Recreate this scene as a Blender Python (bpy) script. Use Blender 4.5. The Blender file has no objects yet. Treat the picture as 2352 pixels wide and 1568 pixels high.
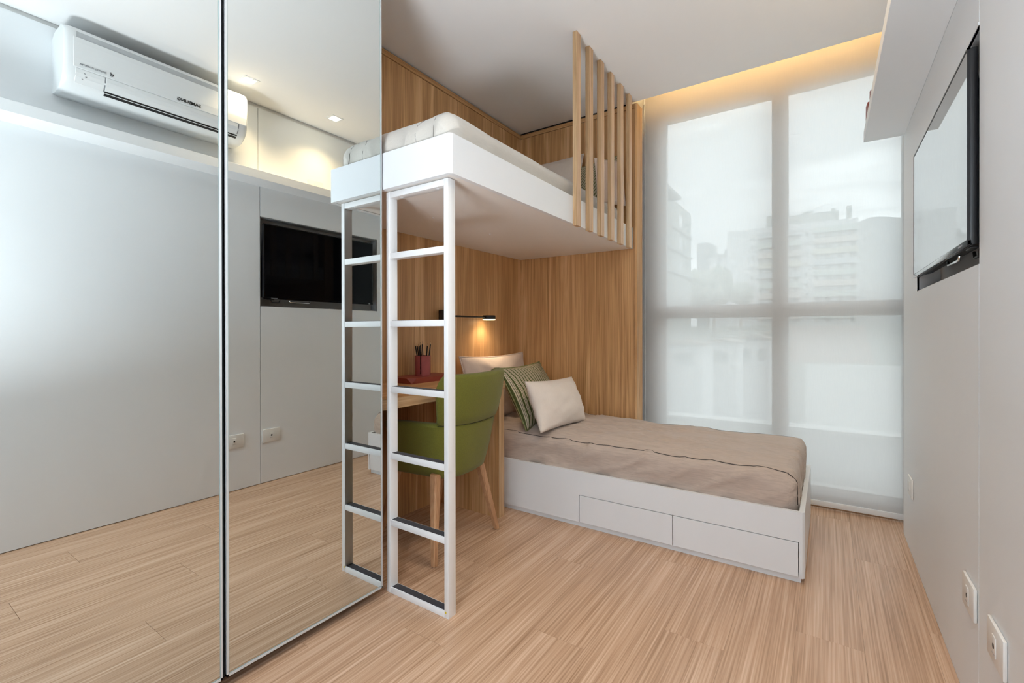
import bpy, bmesh, math, random
from mathutils import Vector, Matrix, noise, Euler
R = math.radians
random.seed(7)
scene = bpy.context.scene
col = scene.collection

# ------------------------------------------------------------------ camera
FPX, TH, PITCH, ROLL, CYP, CAMZ = 1068.905, .59581, -.00222, -.00146, 762.308, 1.08
fw = Vector((-math.sin(TH)*math.cos(PITCH), math.cos(TH)*math.cos(PITCH), math.sin(PITCH)))
rt = Vector((math.cos(TH), math.sin(TH), 0)); up = rt.cross(fw)
rt, up = rt*math.cos(ROLL)+up*math.sin(ROLL), up*math.cos(ROLL)-rt*math.sin(ROLL)
cd = bpy.data.cameras.new('camera'); cam = bpy.data.objects.new('camera', cd); col.objects.link(cam)
cd.sensor_width = 36; cd.lens = FPX/2352*36; cd.shift_y = -(784-CYP)/2352; cd.clip_start = .02; cd.clip_end = 3000
cam.matrix_world = Matrix(((rt.x, up.x, -fw.x, 0), (rt.y, up.y, -fw.y, 0), (rt.z, up.z, -fw.z, CAMZ), (0, 0, 0, 1)))
scene.camera = cam
def pix(u, v, Y):
    "point on the plane y = Y seen at photo pixel (u, v)"
    d = fw+(u-1176)/FPX*rt+(CYP-v)/FPX*up
    t = Y/d.y
    return Vector((t*d.x, Y, CAMZ+t*d.z))

# ------------------------------------------------------------------ view, sky, daylight
vs = scene.view_settings
vs.view_transform = 'Standard'; vs.look = 'None'; vs.gamma = 1; vs.use_curve_mapping = False
vs.exposure = 1.40
cy = scene.cycles
cy.use_denoising = True; cy.max_bounces = 9; cy.diffuse_bounces = 5; cy.glossy_bounces = 5
cy.transmission_bounces = 8; cy.transparent_max_bounces = 16; cy.sample_clamp_indirect = 8
cy.use_adaptive_sampling = True; cy.adaptive_threshold = .06; cy.adaptive_min_samples = 16
cy.caustics_reflective = False; cy.caustics_refractive = False
SKY = 1.86
world = bpy.data.worlds.new('overcast_sky'); scene.world = world; world.use_nodes = True
nt = world.node_tree; nt.nodes.clear()
def nn(t, typ, **k):
    n = t.nodes.new(typ)
    for a, b in k.items(): setattr(n, a, b)
    return n
wo = nn(nt, 'ShaderNodeOutputWorld'); bg = nn(nt, 'ShaderNodeBackground'); tc = nn(nt, 'ShaderNodeTexCoord')
mp = nn(nt, 'ShaderNodeMapping'); mp.inputs['Scale'].default_value = (1.6, 1.6, 8.0); mp.inputs['Location'].default_value = (.3, .1, .45)
ns = nn(nt, 'ShaderNodeTexNoise'); ns.inputs['Scale'].default_value = 1.5; ns.inputs['Detail'].default_value = 5; ns.inputs['Roughness'].default_value = .5
rp = nn(nt, 'ShaderNodeValToRGB'); rp.color_ramp.elements[0].position = .40; rp.color_ramp.elements[1].position = .62
rp.color_ramp.elements[0].color = (.48, .585, .71, 1); rp.color_ramp.elements[1].color = (.93, 1.12, 1.34, 1)
nt.links.new(tc.outputs['Generated'], mp.inputs['Vector']); nt.links.new(mp.outputs['Vector'], ns.inputs['Vector'])
nt.links.new(ns.outputs['Fac'], rp.inputs['Fac']); nt.links.new(rp.outputs['Color'], bg.inputs['Color'])
bg.inputs['Strength'].default_value = SKY; nt.links.new(bg.outputs['Background'], wo.inputs['Surface'])

def area(name, loc, rot, sx, sy, power, colr, portal=False, parent=None, spread=None):
    l = bpy.data.lights.new(name, 'AREA'); l.shape = 'RECTANGLE'; l.size = sx; l.size_y = sy; l.energy = power; l.color = colr
    if portal: l.cycles.is_portal = True
    if spread: l.spread = spread
    o = bpy.data.objects.new(name, l); col.objects.link(o); o.location = loc; o.rotation_euler = rot
    return o
area('window_portal', (-.37, 3.56, 1.4), (R(-90), 0, 0), 1.7, 2.9, 1, (1, 1, 1), portal=True)
area('added_door_portal', (-.50, -1.46, 1.18), (R(90), 0, 0), 1.00, 2.36, 1, (1, 1, 1), portal=True)  # portal of the glazed door added behind the camera

# ------------------------------------------------------------------ helpers
def base_of(o):
    v = Vector((0, 0, 0))
    while o is not None:
        v += Vector(o.location); o = o.parent
    return v
def tag(o, label=None, cat=None, group=None, kind=None):
    if label: o['label'] = label
    if cat: o['category'] = cat
    if group: o['group'] = group
    if kind: o['kind'] = kind
    return o
def thing(name, loc, label=None, cat=None, group=None, kind=None):
    o = bpy.data.objects.new(name, None); col.objects.link(o); o.location = loc; o.empty_display_size = .1
    return tag(o, label, cat, group, kind)
class MB:
    def __init__(s): s.v = []; s.f = []; s.flat = set()
    def add(s, vs, fs, flat=False):
        n = len(s.v); s.v += [Vector(p) for p in vs]
        for f in fs:
            if flat: s.flat.add(len(s.f))
            s.f.append([i+n for i in f])
        return s
    def box(s, x0, x1, y0, y1, z0, z1):
        x0, x1 = sorted((x0, x1)); y0, y1 = sorted((y0, y1)); z0, z1 = sorted((z0, z1))
        return s.add([(x0, y0, z0), (x1, y0, z0), (x1, y1, z0), (x0, y1, z0), (x0, y0, z1), (x1, y0, z1), (x1, y1, z1), (x0, y1, z1)],
                     [(0, 3, 2, 1), (4, 5, 6, 7), (0, 1, 5, 4), (1, 2, 6, 5), (2, 3, 7, 6), (3, 0, 4, 7)])
    def prism(s, pts, a0, a1, axis=2):
        "polygon pts extruded along axis; pts are the other two coordinates in x,y,z order"
        def mk(p, a):
            q = list(p); q.insert(axis, a); return q
        n = len(pts)
        ar = sum(pts[i][0]*pts[(i+1) % n][1]-pts[(i+1) % n][0]*pts[i][1] for i in range(n))
        P = list(pts) if (ar > 0) != (axis == 1) else list(pts)[::-1]
        return s.add([mk(p, a0) for p in P]+[mk(p, a1) for p in P],
                     [list(range(n))[::-1], [n+i for i in range(n)]]+[(i, (i+1) % n, n+(i+1) % n, n+i) for i in range(n)])
    def rings(s, rings, cap=True, closed=True):
        n = len(rings[0]); vs = [p for r in rings for p in r]; fs = []
        for a in range(len(rings)-1):
            for i in range(n if closed else n-1):
                j = (i+1) % n
                fs.append((a*n+i, a*n+j, (a+1)*n+j, (a+1)*n+i))
        s.add(vs, fs)
        if cap:
            b = len(s.v)-len(vs)
            s.flat.add(len(s.f)); s.f.append([b+i for i in range(n)][::-1])
            s.flat.add(len(s.f)); s.f.append([b+(len(rings)-1)*n+i for i in range(n)])
        return s
    def tube(s, path, r, seg=8, cap=True, closed=False):
        path = [Vector(p) for p in path]; rr = r if isinstance(r, (list, tuple)) else [r]*len(path); rings = []
        ref = None
        for i, p in enumerate(path):
            if closed: t = path[(i+1) % len(path)]-path[i-1]
            else: t = path[min(i+1, len(path)-1)]-path[max(i-1, 0)]
            t.normalize()
            if ref is None: ref = Vector((0, 0, 1)) if abs(t.z) < .9 else Vector((1, 0, 0))
            a = t.cross(ref).normalized(); b = a.cross(t).normalized(); ref = b
            rings.append([p+(a*math.cos(k*2*math.pi/seg)+b*math.sin(k*2*math.pi/seg))*rr[i] for k in range(seg)])
        if closed: rings.append(rings[0]); cap = False
        return s.rings(rings, cap)
    def lathe(s, prof, c=(0, 0, 0), seg=24, axis=2):
        rings = []
        for r, h in prof:
            ring = []
            for k in range(seg):
                a = k*2*math.pi/seg; p = [r*math.cos(a), r*math.sin(a)]
                if axis == 1: p = p[::-1]
                p.insert(axis, h); ring.append(Vector(p)+Vector(c))
            rings.append(ring)
        return s.rings(rings)
    def build(s, name, mat, parent=None, smooth=False, bevel=0, seg=2, kind=None, label=None, recalc=True):
        b = base_of(parent)
        me = bpy.data.meshes.new(name); me.from_pydata([tuple(p-b) for p in s.v], [], s.f)
        if smooth:
            me.polygons.foreach_set('use_smooth', [i not in s.flat for i in range(len(s.f))])
        bm = bmesh.new(); bm.from_mesh(me)
        if recalc: bmesh.ops.recalc_face_normals(bm, faces=bm.faces)
        if bevel:
            es = [e for e in bm.edges if len(e.link_faces) == 2 and e.calc_face_angle(0) > R(25)]
            bmesh.ops.bevel(bm, geom=es, offset=bevel, segments=seg, affect='EDGES', profile=.5, clamp_overlap=True)
            if seg > 1:
                for f in bm.faces: f.smooth = True
        bm.to_mesh(me); bm.free()
        if bevel and seg > 1:
            try: me.set_sharp_from_angle(angle=R(40))
            except Exception: pass
        me.materials.append(mat); me.update()
        o = bpy.data.objects.new(name, me); col.objects.link(o); o.parent = parent
        if kind: o['kind'] = kind
        if label: o['label'] = label
        return o
def box(name, mat, dims, parent=None, bevel=0, kind=None, seg=2, label=None):
    return MB().box(*dims).build(name, mat, parent, bevel=bevel, kind=kind, seg=seg, label=label)
def text(name, body, size, mat, M, parent, extrude=.0006, bold=0):
    c = bpy.data.curves.new(name, 'FONT'); c.body = body; c.size = size; c.extrude = extrude; c.offset = bold; c.align_x = 'CENTER'; c.align_y = 'CENTER'
    t = bpy.data.objects.new(name+'_tmp', c); col.objects.link(t)
    me = bpy.data.meshes.new_from_object(t); bpy.data.objects.remove(t); me.name = name
    b = base_of(parent); me.transform(M); me.transform(Matrix.Translation(-b)); me.materials.clear(); me.materials.append(mat)
    o = bpy.data.objects.new(name, me); col.objects.link(o); o.parent = parent
    return o

# ------------------------------------------------------------------ materials
def mat(name, c, rough=.5, metal=0, spec=.5, bump=0, bscale=60, var=0, vscale=8, stretch=(1, 1, 1), coat=0, sheen=0, emit=None, estr=0):
    m = bpy.data.materials.new(name); m.use_nodes = True; t = m.node_tree; p = t.nodes['Principled BSDF']
    p.inputs['Base Color'].default_value = (*c, 1); p.inputs['Roughness'].default_value = rough; p.inputs['Metallic'].default_value = metal
    p.inputs['Specular IOR Level'].default_value = spec
    if coat: p.inputs['Coat Weight'].default_value = coat; p.inputs['Coat Roughness'].default_value = .03
    if sheen: p.inputs['Sheen Weight'].default_value = sheen; p.inputs['Sheen Roughness'].default_value = .5
    if emit: p.inputs['Emission Color'].default_value = (*emit, 1); p.inputs['Emission Strength'].default_value = estr
    if bump or var:
        tcn = nn(t, 'ShaderNodeTexCoord'); mpn = nn(t, 'ShaderNodeMapping'); mpn.inputs['Scale'].default_value = stretch
        t.links.new(tcn.outputs['Object'], mpn.inputs['Vector'])
    if var:
        n = nn(t, 'ShaderNodeTexNoise'); n.inputs['Scale'].default_value = vscale; n.inputs['Detail'].default_value = 5
        t.links.new(mpn.outputs['Vector'], n.inputs['Vector'])
        mx = nn(t, 'ShaderNodeMix', data_type='RGBA')
        mx.inputs[6].default_value = (*[x*(1-var) for x in c], 1); mx.inputs[7].default_value = (*[min(1, x*(1+var)) for x in c], 1)
        t.links.new(n.outputs['Fac'], mx.inputs[0]); t.links.new(mx.outputs[2], p.inputs['Base Color'])
    if bump:
        n2 = nn(t, 'ShaderNodeTexNoise'); n2.inputs['Scale'].default_value = bscale; n2.inputs['Detail'].default_value = 3
        t.links.new(mpn.outputs['Vector'], n2.inputs['Vector'])
        b = nn(t, 'ShaderNodeBump'); b.inputs['Strength'].default_value = bump; b.inputs['Distance'].default_value = .002
        t.links.new(n2.outputs['Fac'], b.inputs['Height']); t.links.new(b.outputs['Normal'], p.inputs['Normal'])
    return m
def wood(name, cols, along=2, scale=9, stretch=.045, rough=.45, fine=.5, leaf=0, rnd=False, bump=.05, low=.34, rk=.16, n1k=.42, snk=.07):
    "wood grain running along one axis; colours dark, mid, light"
    m = bpy.data.materials.new(name); m.use_nodes = True; t = m.node_tree; p = t.nodes['Principled BSDF']; L = t.links.new
    ge = nn(t, 'ShaderNodeNewGeometry'); src = ge.outputs['Position']
    if rnd:
        oi = nn(t, 'ShaderNodeObjectInfo'); cmb = nn(t, 'ShaderNodeVectorMath', operation='SCALE')
        cmb.inputs[0].default_value = (3.7, 9.1, 5.3); L(oi.outputs['Random'], cmb.inputs['Scale'])
        ad = nn(t, 'ShaderNodeVectorMath', operation='ADD'); L(src, ad.inputs[0]); L(cmb.outputs[0], ad.inputs[1]); src = ad.outputs[0]
    s = [1, 1, 1]; s[along] = stretch
    mp1 = nn(t, 'ShaderNodeMapping'); mp1.inputs['Scale'].default_value = s; L(src, mp1.inputs['Vector'])
    n1 = nn(t, 'ShaderNodeTexNoise'); n1.inputs['Scale'].default_value = scale; n1.inputs['Detail'].default_value = 6
    n1.inputs['Roughness'].default_value = .6; n1.inputs['Distortion'].default_value = .9; L(mp1.outputs[0], n1.inputs['Vector'])
    wv = nn(t, 'ShaderNodeMath', operation='MULTIPLY'); wv.inputs[1].default_value = 22; L(n1.outputs['Fac'], wv.inputs[0])
    sn = nn(t, 'ShaderNodeMath', operation='SINE'); L(wv.outputs[0], sn.inputs[0])
    s2 = [1, 1, 1]; s2[along] = .012
    mp2 = nn(t, 'ShaderNodeMapping'); mp2.inputs['Scale'].default_value = s2; L(src, mp2.inputs['Vector'])
    n2 = nn(t, 'ShaderNodeTexNoise'); n2.inputs['Scale'].default_value = 170; n2.inputs['Detail'].default_value = 3; L(mp2.outputs[0], n2.inputs['Vector'])
    s3 = [1, 1, 1]; s3[along] = .12
    mp3 = nn(t, 'ShaderNodeMapping'); mp3.inputs['Scale'].default_value = s3; L(src, mp3.inputs['Vector'])
    n3 = nn(t, 'ShaderNodeTexNoise'); n3.inputs['Scale'].default_value = 3.2; n3.inputs['Detail'].default_value = 2; L(mp3.outputs[0], n3.inputs['Vector'])
    def mad(a, k, b):
        q = nn(t, 'ShaderNodeMath', operation='MULTIPLY_ADD'); L(a, q.inputs[0]); q.inputs[1].default_value = k
        if isinstance(b, float): q.inputs[2].default_value = b
        else: L(b, q.inputs[2])
        return q.outputs[0]
    v = mad(sn.outputs[0], snk, .5)
    v = mad(n1.outputs['Fac'], n1k, v); v = mad(n2.outputs['Fac'], fine, v); v = mad(n3.outputs['Fac'], low, v)
    v = mad(v, 1.0, -(n1k/2+fine/2+low/2))
    if rnd: v = mad(oi.outputs['Random'], rk, v); v = mad(v, 1.0, -rk/2)
    cr = nn(t, 'ShaderNodeValToRGB'); e = cr.color_ramp.elements
    e[0].position = .28; e[0].color = (*cols[0], 1); e[1].position = .72; e[1].color = (*cols[2], 1)
    mid = cr.color_ramp.elements.new(.5); mid.color = (*cols[1], 1)
    L(v, cr.inputs['Fac']); L(cr.outputs['Color'], p.inputs['Base Color'])
    p.inputs['Roughness'].default_value = rough; p.inputs['Specular IOR Level'].default_value = .4
    if bump:
        b = nn(t, 'ShaderNodeBump'); b.inputs['Strength'].default_value = bump; b.inputs['Distance'].default_value = .001
        L(n2.outputs['Fac'], b.inputs['Height']); L(b.outputs['Normal'], p.inputs['Normal'])
    return m
WALNUT = ((.35, .175, .066), (.62, .355, .158), (.82, .54, .29))
M = {}
M['wood'] = wood('walnut_veneer_upright', WALNUT, 2)
M['wood_y'] = wood('walnut_veneer_lengthwise', WALNUT, 1)
M['wood_x'] = wood('walnut_veneer_crosswise', WALNUT, 0)
M['edge'] = wood('light_ply_edge', ((.33, .20, .095), (.50, .33, .18), (.62, .44, .26)), 2, scale=30)
M['edge_y'] = wood('light_ply_edge_lengthwise', ((.33, .20, .095), (.50, .33, .18), (.62, .44, .26)), 1, scale=30)
M['slat'] = wood('oiled_slat_wood', ((.46, .27, .135), (.68, .45, .27), (.80, .58, .39)), 2, scale=16)
M['leg'] = wood('beech_leg_wood', ((.34, .17, .08), (.47, .26, .135), (.56, .34, .19)), 2, scale=25)
M['floor'] = wood('pale_oak_laminate', ((.39, .232, .138), (.59, .382, .25), (.74, .52, .37)), 1, scale=20, stretch=.02, rough=.27, fine=.85, rnd=True, bump=.03, low=.14, rk=.03, n1k=.28, snk=.05)
M['white'] = mat('white_lacquer', (.80, .82, .84), .38, var=.01)
M['wallpanel'] = mat('white_wall_panel', (.85, .875, .895), .5, var=.012, vscale=3)
M['ceil'] = mat('matt_ceiling_paint', (.88, .87, .865), .9, bump=.04, bscale=300)
M['paint'] = mat('off_white_wall_paint', (.78, .78, .77), .85, bump=.04, bscale=300)
M['under'] = mat('white_underside_panel', (.85, .82, .79), .5, var=.01)
M['tile'] = mat('white_bounce_tile', (.80, .80, .79), .7, var=.03, vscale=4)  # for the added slab that bounces daylight indoors
M['ladder'] = mat('white_powder_coat', (.84, .845, .85), .35, bump=.02, bscale=500)
M['grip'] = mat('dark_grip_tape', (.045, .043, .05), .85, bump=.4, bscale=900, var=.2, vscale=400)
M['alu'] = mat('brushed_aluminium', (.62, .64, .65), .4, .25)
M['darkalu'] = mat('dark_anodised', (.03, .034, .036), .35, .6)
M['mirror'] = mat('mirror_glass', (.74, .79, .785), .0, 1)
M['mirredge'] = mat('mirror_glass_edge', (.30, .40, .40), .15)
M['black'] = mat('matt_black', (.012, .012, .013), .5)
M['gap'] = mat('dark_joint', (.02, .018, .016), .9)
def screen_mat():
    m = bpy.data.materials.new('black_screen_glass'); m.use_nodes = True; t = m.node_tree; t.nodes.clear(); L = t.links.new
    o = nn(t, 'ShaderNodeOutputMaterial'); df = nn(t, 'ShaderNodeBsdfDiffuse'); gl = nn(t, 'ShaderNodeBsdfGlossy'); gl.inputs['Roughness'].default_value = .015
    df.inputs['Color'].default_value = (.003, .003, .004, 1)
    lw = nn(t, 'ShaderNodeLayerWeight'); cr = nn(t, 'ShaderNodeValToRGB'); e = cr.color_ramp.elements
    e[0].position = 0; e[0].color = (.012, .012, .012, 1); e[1].position = 1; e[1].color = (1, 1, 1, 1)
    for p_, c in ((.5, .02), (.70, .16), (.84, .92)):
        q = e.new(p_); q.color = (c, c, c, 1)
    L(lw.outputs['Facing'], cr.inputs['Fac']); mx = nn(t, 'ShaderNodeMixShader'); L(cr.outputs['Color'], mx.inputs[0]); L(df.outputs[0], mx.inputs[1]); L(gl.outputs[0], mx.inputs[2])
    L(mx.outputs[0], o.inputs['Surface']); return m
M['gloss'] = screen_mat()
M['tvbody'] = mat('black_plastic', (.010, .010, .012), .35)
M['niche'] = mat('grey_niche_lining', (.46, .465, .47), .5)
M['plastic'] = mat('white_plastic', (.82, .84, .85), .28)
M['groove'] = mat('shaded_grille_plastic', (.50, .52, .54), .4)
M['plate'] = mat('ivory_socket_plastic', (.82, .81, .78), .3)
M['ink'] = mat('dark_grey_print', (.02, .02, .025), .5)
M['greyprint'] = mat('grey_print', (.30, .31, .33), .5)
M['yellow'] = mat('yellow_sticker', (.75, .62, .03), .5)
M['chrome'] = mat('polished_metal', (.8, .8, .8), .15, 1)
M['leather'] = mat('terracotta_leather', (.30, .060, .040), .5, bump=.15, bscale=250, var=.12, vscale=14)
M['leather2'] = mat('rose_leather', (.36, .085, .085), .5, bump=.15, bscale=250, var=.15, vscale=18)
M['pencil'] = mat('black_pencil_lacquer', (.012, .012, .013), .3)
M['pencilwood'] = mat('pencil_wood', (.62, .42, .22), .6)
M['alufr'] = mat('window_frame_white', (.62, .62, .61), .45)
M['warmlens'] = mat('lit_lens', (.9, .9, .9), .3, emit=(1, .86, .62), estr=22)
M['coollens'] = mat('lit_neutral_lens', (.9, .9, .9), .3, emit=(1, .98, .95), estr=22)  # lens of the two added fill downlights
M['ledlens'] = mat('lit_led_tape', (.9, .9, .9), .3, emit=(1, .74, .36), estr=12)
M['lamplens'] = mat('lit_lamp_lens', (.9, .9, .9), .3, emit=(1, .80, .50), estr=5)
def linen(name, c, var=.10, k=1.0):
    m = mat(name, c, .85, bump=.22, bscale=420, var=var, vscale=150, stretch=(1, .25*k, 1), sheen=.25); return m
M['sheet_low'] = mat('taupe_linen', (.51, .415, .35), .85, bump=.25, bscale=420, var=.24, vscale=130, stretch=(.13, 1, 1), sheen=.25)
M['sheet_up'] = linen('greige_linen', (.60, .565, .51), .07)
M['beige'] = linen('blush_beige_linen', (.72, .59, .51), .06)
M['beige2'] = linen('oat_linen', (.77, .69, .62), .05)
M['green'] = mat('olive_wool_felt', (.150, .148, .016), .92, bump=.35, bscale=500, var=.28, vscale=260, sheen=.12)
M['pleat'] = mat('shadowed_pleat', (.16, .145, .13), .9)
M['oliveseam'] = mat('dark_olive_thread', (.045, .045, .010), .9)
M['seam'] = mat('dark_piping', (.055, .045, .042), .8)
def striped():
    m = bpy.data.materials.new('green_cream_ticking'); m.use_nodes = True; t = m.node_tree; p = t.nodes['Principled BSDF']; L = t.links.new
    tcn = nn(t, 'ShaderNodeTexCoord'); sp = nn(t, 'ShaderNodeSeparateXYZ'); L(tcn.outputs['UV'], sp.inputs[0])
    mu = nn(t, 'ShaderNodeMath', operation='MULTIPLY'); mu.inputs[1].default_value = 19; L(sp.outputs['X'], mu.inputs[0])
    fr = nn(t, 'ShaderNodeMath', operation='FRACT'); L(mu.outputs[0], fr.inputs[0])
    cr = nn(t, 'ShaderNodeValToRGB'); cr.color_ramp.interpolation = 'CONSTANT'; e = cr.color_ramp.elements
    cream = (.62, .55, .40, 1); gr = (.085, .105, .028, 1); dk = (.025, .022, .015, 1)
    e[0].position = 0; e[0].color = gr; e[1].position = .34; e[1].color = cream
    for pos, c in ((.52, dk), (.60, cream), (.80, dk), (.86, cream)):
        q = e.new(pos); q.color = c
    L(fr.outputs[0], cr.inputs['Fac']); L(cr.outputs['Color'], p.inputs['Base Color']); p.inputs['Roughness'].default_value = .85
    return m
M['stripe'] = striped()
def blind_mat():
    m = bpy.data.materials.new('translucent_screen_fabric'); m.use_nodes = True; t = m.node_tree; t.nodes.clear(); L = t.links.new
    o = nn(t, 'ShaderNodeOutputMaterial'); tr = nn(t, 'ShaderNodeBsdfTransparent'); tr.inputs['Color'].default_value = (1, .875, .755, 1); tl = nn(t, 'ShaderNodeBsdfTranslucent'); df = nn(t, 'ShaderNodeBsdfDiffuse')
    tl.inputs['Color'].default_value = (1, .87, .75, 1); df.inputs['Color'].default_value = (.40, .385, .375, 1)
    m1 = nn(t, 'ShaderNodeMixShader'); m1.inputs[0].default_value = .66; L(tl.outputs[0], m1.inputs[1]); L(df.outputs[0], m1.inputs[2])
    tcn = nn(t, 'ShaderNodeTexCoord'); mpn = nn(t, 'ShaderNodeMapping'); mpn.inputs['Scale'].default_value = (220, 1, 14); L(tcn.outputs['Object'], mpn.inputs['Vector'])
    n = nn(t, 'ShaderNodeTexNoise'); n.inputs['Scale'].default_value = 1; n.inputs['Detail'].default_value = 3; L(mpn.outputs[0], n.inputs['Vector'])
    mr = nn(t, 'ShaderNodeMapRange'); mr.inputs['From Min'].default_value = .3; mr.inputs['From Max'].default_value = .7
    mr.inputs['To Min'].default_value = .866; mr.inputs['To Max'].default_value = .89; L(n.outputs['Fac'], mr.inputs['Value'])
    m2 = nn(t, 'ShaderNodeMixShader'); L(mr.outputs[0], m2.inputs[0]); L(tr.outputs[0], m2.inputs[1]); L(m1.outputs[0], m2.inputs[2])
    L(m2.outputs[0], o.inputs['Surface']); return m
M['blind'] = blind_mat()
def glass_mat():
    m = bpy.data.materials.new('clear_window_glass'); m.use_nodes = True; t = m.node_tree; t.nodes.clear(); L = t.links.new
    o = nn(t, 'ShaderNodeOutputMaterial'); tr = nn(t, 'ShaderNodeBsdfTransparent'); gl = nn(t, 'ShaderNodeBsdfGlossy'); gl.inputs['Roughness'].default_value = .0
    tr.inputs['Color'].default_value = (.93, .955, .95, 1)
    m1 = nn(t, 'ShaderNodeMixShader'); m1.inputs[0].default_value = .02; L(tr.outputs[0], m1.inputs[1]); L(gl.outputs[0], m1.inputs[2]); L(m1.outputs[0], o.inputs['Surface'])
    return m
M['glass'] = glass_mat()

# ------------------------------------------------------------------ key dimensions (metres)
XR, XM, XW, YW, ZC, YB = .3344, -1.494, -2.076, 3.190, 2.685, 3.391
YN = -1.3                                    # wall behind the camera
ZB0, ZB1 = 1.656, 1.803                      # bunk frame
XB, YBK = -1.132, 1.274                      # bunk outer face, bunk front face

# ------------------------------------------------------------------ room shell
fl = tag(box('floor', M['gap'], (-2.3, .6, YN-.14, 3.62, -.12, -.012)), kind='structure')
pw, pl = .197, 1.292; gx = .0005
pm = MB().box(0, pw-gx, 0, pl-gx*2, -.012, 0)
planks = []
ix = 0
x = -2.26
while x < .58:
    y = YN-.1-((ix*.517) % pl)
    while y < 3.5:
        y0, y1 = max(y, YN-.1), min(y+pl, 3.5)
        if y1-y0 > .02: planks.append((x, y0, y1-y0))
        y += pl
    x += pw; ix += 1
full = None
for (x, y0, ln) in planks:
    if abs(ln-pl) < 1e-4 and full is not None:
        o = full.copy(); col.objects.link(o); o.location = (x, y0, 0)
        continue
    mb = MB().box(0, pw-gx, 0, ln-gx*2, -.012, 0); o = mb.build('floor_plank', M['floor'], None); o.parent = fl; o.location = (x, y0, 0)
    if abs(ln-pl) < 1e-4: full = o

ce = tag(box('ceiling', M['ceil'], (-2.3, .6, YN-.14, YW, ZC, ZC+.06)), kind='structure')
tag(MB().box(-2.3, .6, YW-.06, 3.7, 2.96, 3.06).box(-2.3, .6, YW-.12, YW-.06, ZC+.06, 3.06).build('ceiling_recess', M['ceil']), kind='structure')

wl = tag(box('wall_left', M['paint'], (-2.3, XW-.03, YN-.1, 3.7, -.1, 3.06)), kind='structure')
box('wood_panel', M['wood'], (XW-.03, XW, 1.27, YW+.1, 0, 2.640), wl)
box('top_trim', M['wood_y'], (XW-.03, XW+.003, 1.27, YW, 2.643, 2.675), wl)
box('shadow_gap', M['gap'], (XW-.03, XW-.012, 1.27, YW, 2.675, ZC), wl)

# wood-clad stub wall beside the window
wf = tag(box('wall_far', M['gap'], (XW, -1.115, YW+.012, 3.285, 0, 2.645)), kind='structure')
box('wood_panel', M['wood'], (XW, -1.118, YW, YW+.014, 0, 2.640), wf)
box('top_trim', M['wood_x'], (XW, -1.118, YW-.004, YW+.014, 2.643, 2.672), wf)
box('shadow_gap', M['gap'], (XW, -1.17, YW+.004, YW+.09, 2.640, ZC+.05), wf)
box('end_board', M['wood'], (-1.1175, -1.100, YW-.012, 3.290, 0, 2.672), wf, bevel=.0015, seg=1)
# outer wall around the window
tag(MB().box(-2.3, -1.150, 3.45, 3.62, -.1, 3.06).box(-1.150, .6, 3.45, 3.62, 2.776, 3.06).box(.47, .6, 3.3, 3.62, -.1, 3.06)
    .box(-1.15, .47, 3.45, 3.62, -.12, 0.004).build('wall_window_side', M['paint']), kind='structure')

# right wall: masonry, panels with a television niche
NY0, NY1, NZ0, NZ1 = 1.728, 2.757, 1.257, 1.893
wr = tag(box('wall_right', M['paint'], (.47, .6, YN-.14, 3.7, -.1, 3.06)), kind='structure')
box('upper_backing', M['paint'], (.352, .47, YN-.14, 3.21, 2.652, 2.75), wr)
def panel_hole(x0, x1, y0, y1, z0, z1):
    return (MB().box(x0, x1, y0, NY0+.0, z0, z1) if y0 < NY0-.01 else MB()).box(x0, x1, NY1, y1, z0, z1).box(x0, x1, NY0, NY1, z0, NZ0).box(x0, x1, NY0, NY1, NZ1, z1)
panel_hole(XR, .47, NY0-.001, 3.212, .004, 2.104).build('wall_panel', M['wallpanel'], wr)
box('wall_panel', M['wallpanel'], (XR, .47, YN-.14, NY0-.004, .004, 2.104), wr)
box('wall_panel', M['wallpanel'], (XR, .47, NY0-.001-.012, 3.212, 2.104, 2.655), wr)
box('wall_panel', M['wallpanel'], (XR, .47, YN-.14, NY0-.017, 2.104, 2.655), wr)
box('panel_joint', M['gap'], (XR+.012, .46, NY0-.018, NY0, .004, 2.655), wr)
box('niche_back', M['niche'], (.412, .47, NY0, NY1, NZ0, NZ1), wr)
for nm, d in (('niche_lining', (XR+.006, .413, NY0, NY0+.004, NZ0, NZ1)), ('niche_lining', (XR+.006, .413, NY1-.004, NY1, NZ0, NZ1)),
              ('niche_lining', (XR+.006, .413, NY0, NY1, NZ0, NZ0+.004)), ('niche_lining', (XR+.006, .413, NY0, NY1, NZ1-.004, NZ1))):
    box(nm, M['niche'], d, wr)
MB().box(XR-.0015, XR+.006, NY0+.001, NY1+.008, NZ1, NZ1+.009).box(XR-.0015, XR+.006, NY1, NY1+.008, NZ0, NZ1).build('niche_trim', M['plastic'], wr)
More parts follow.
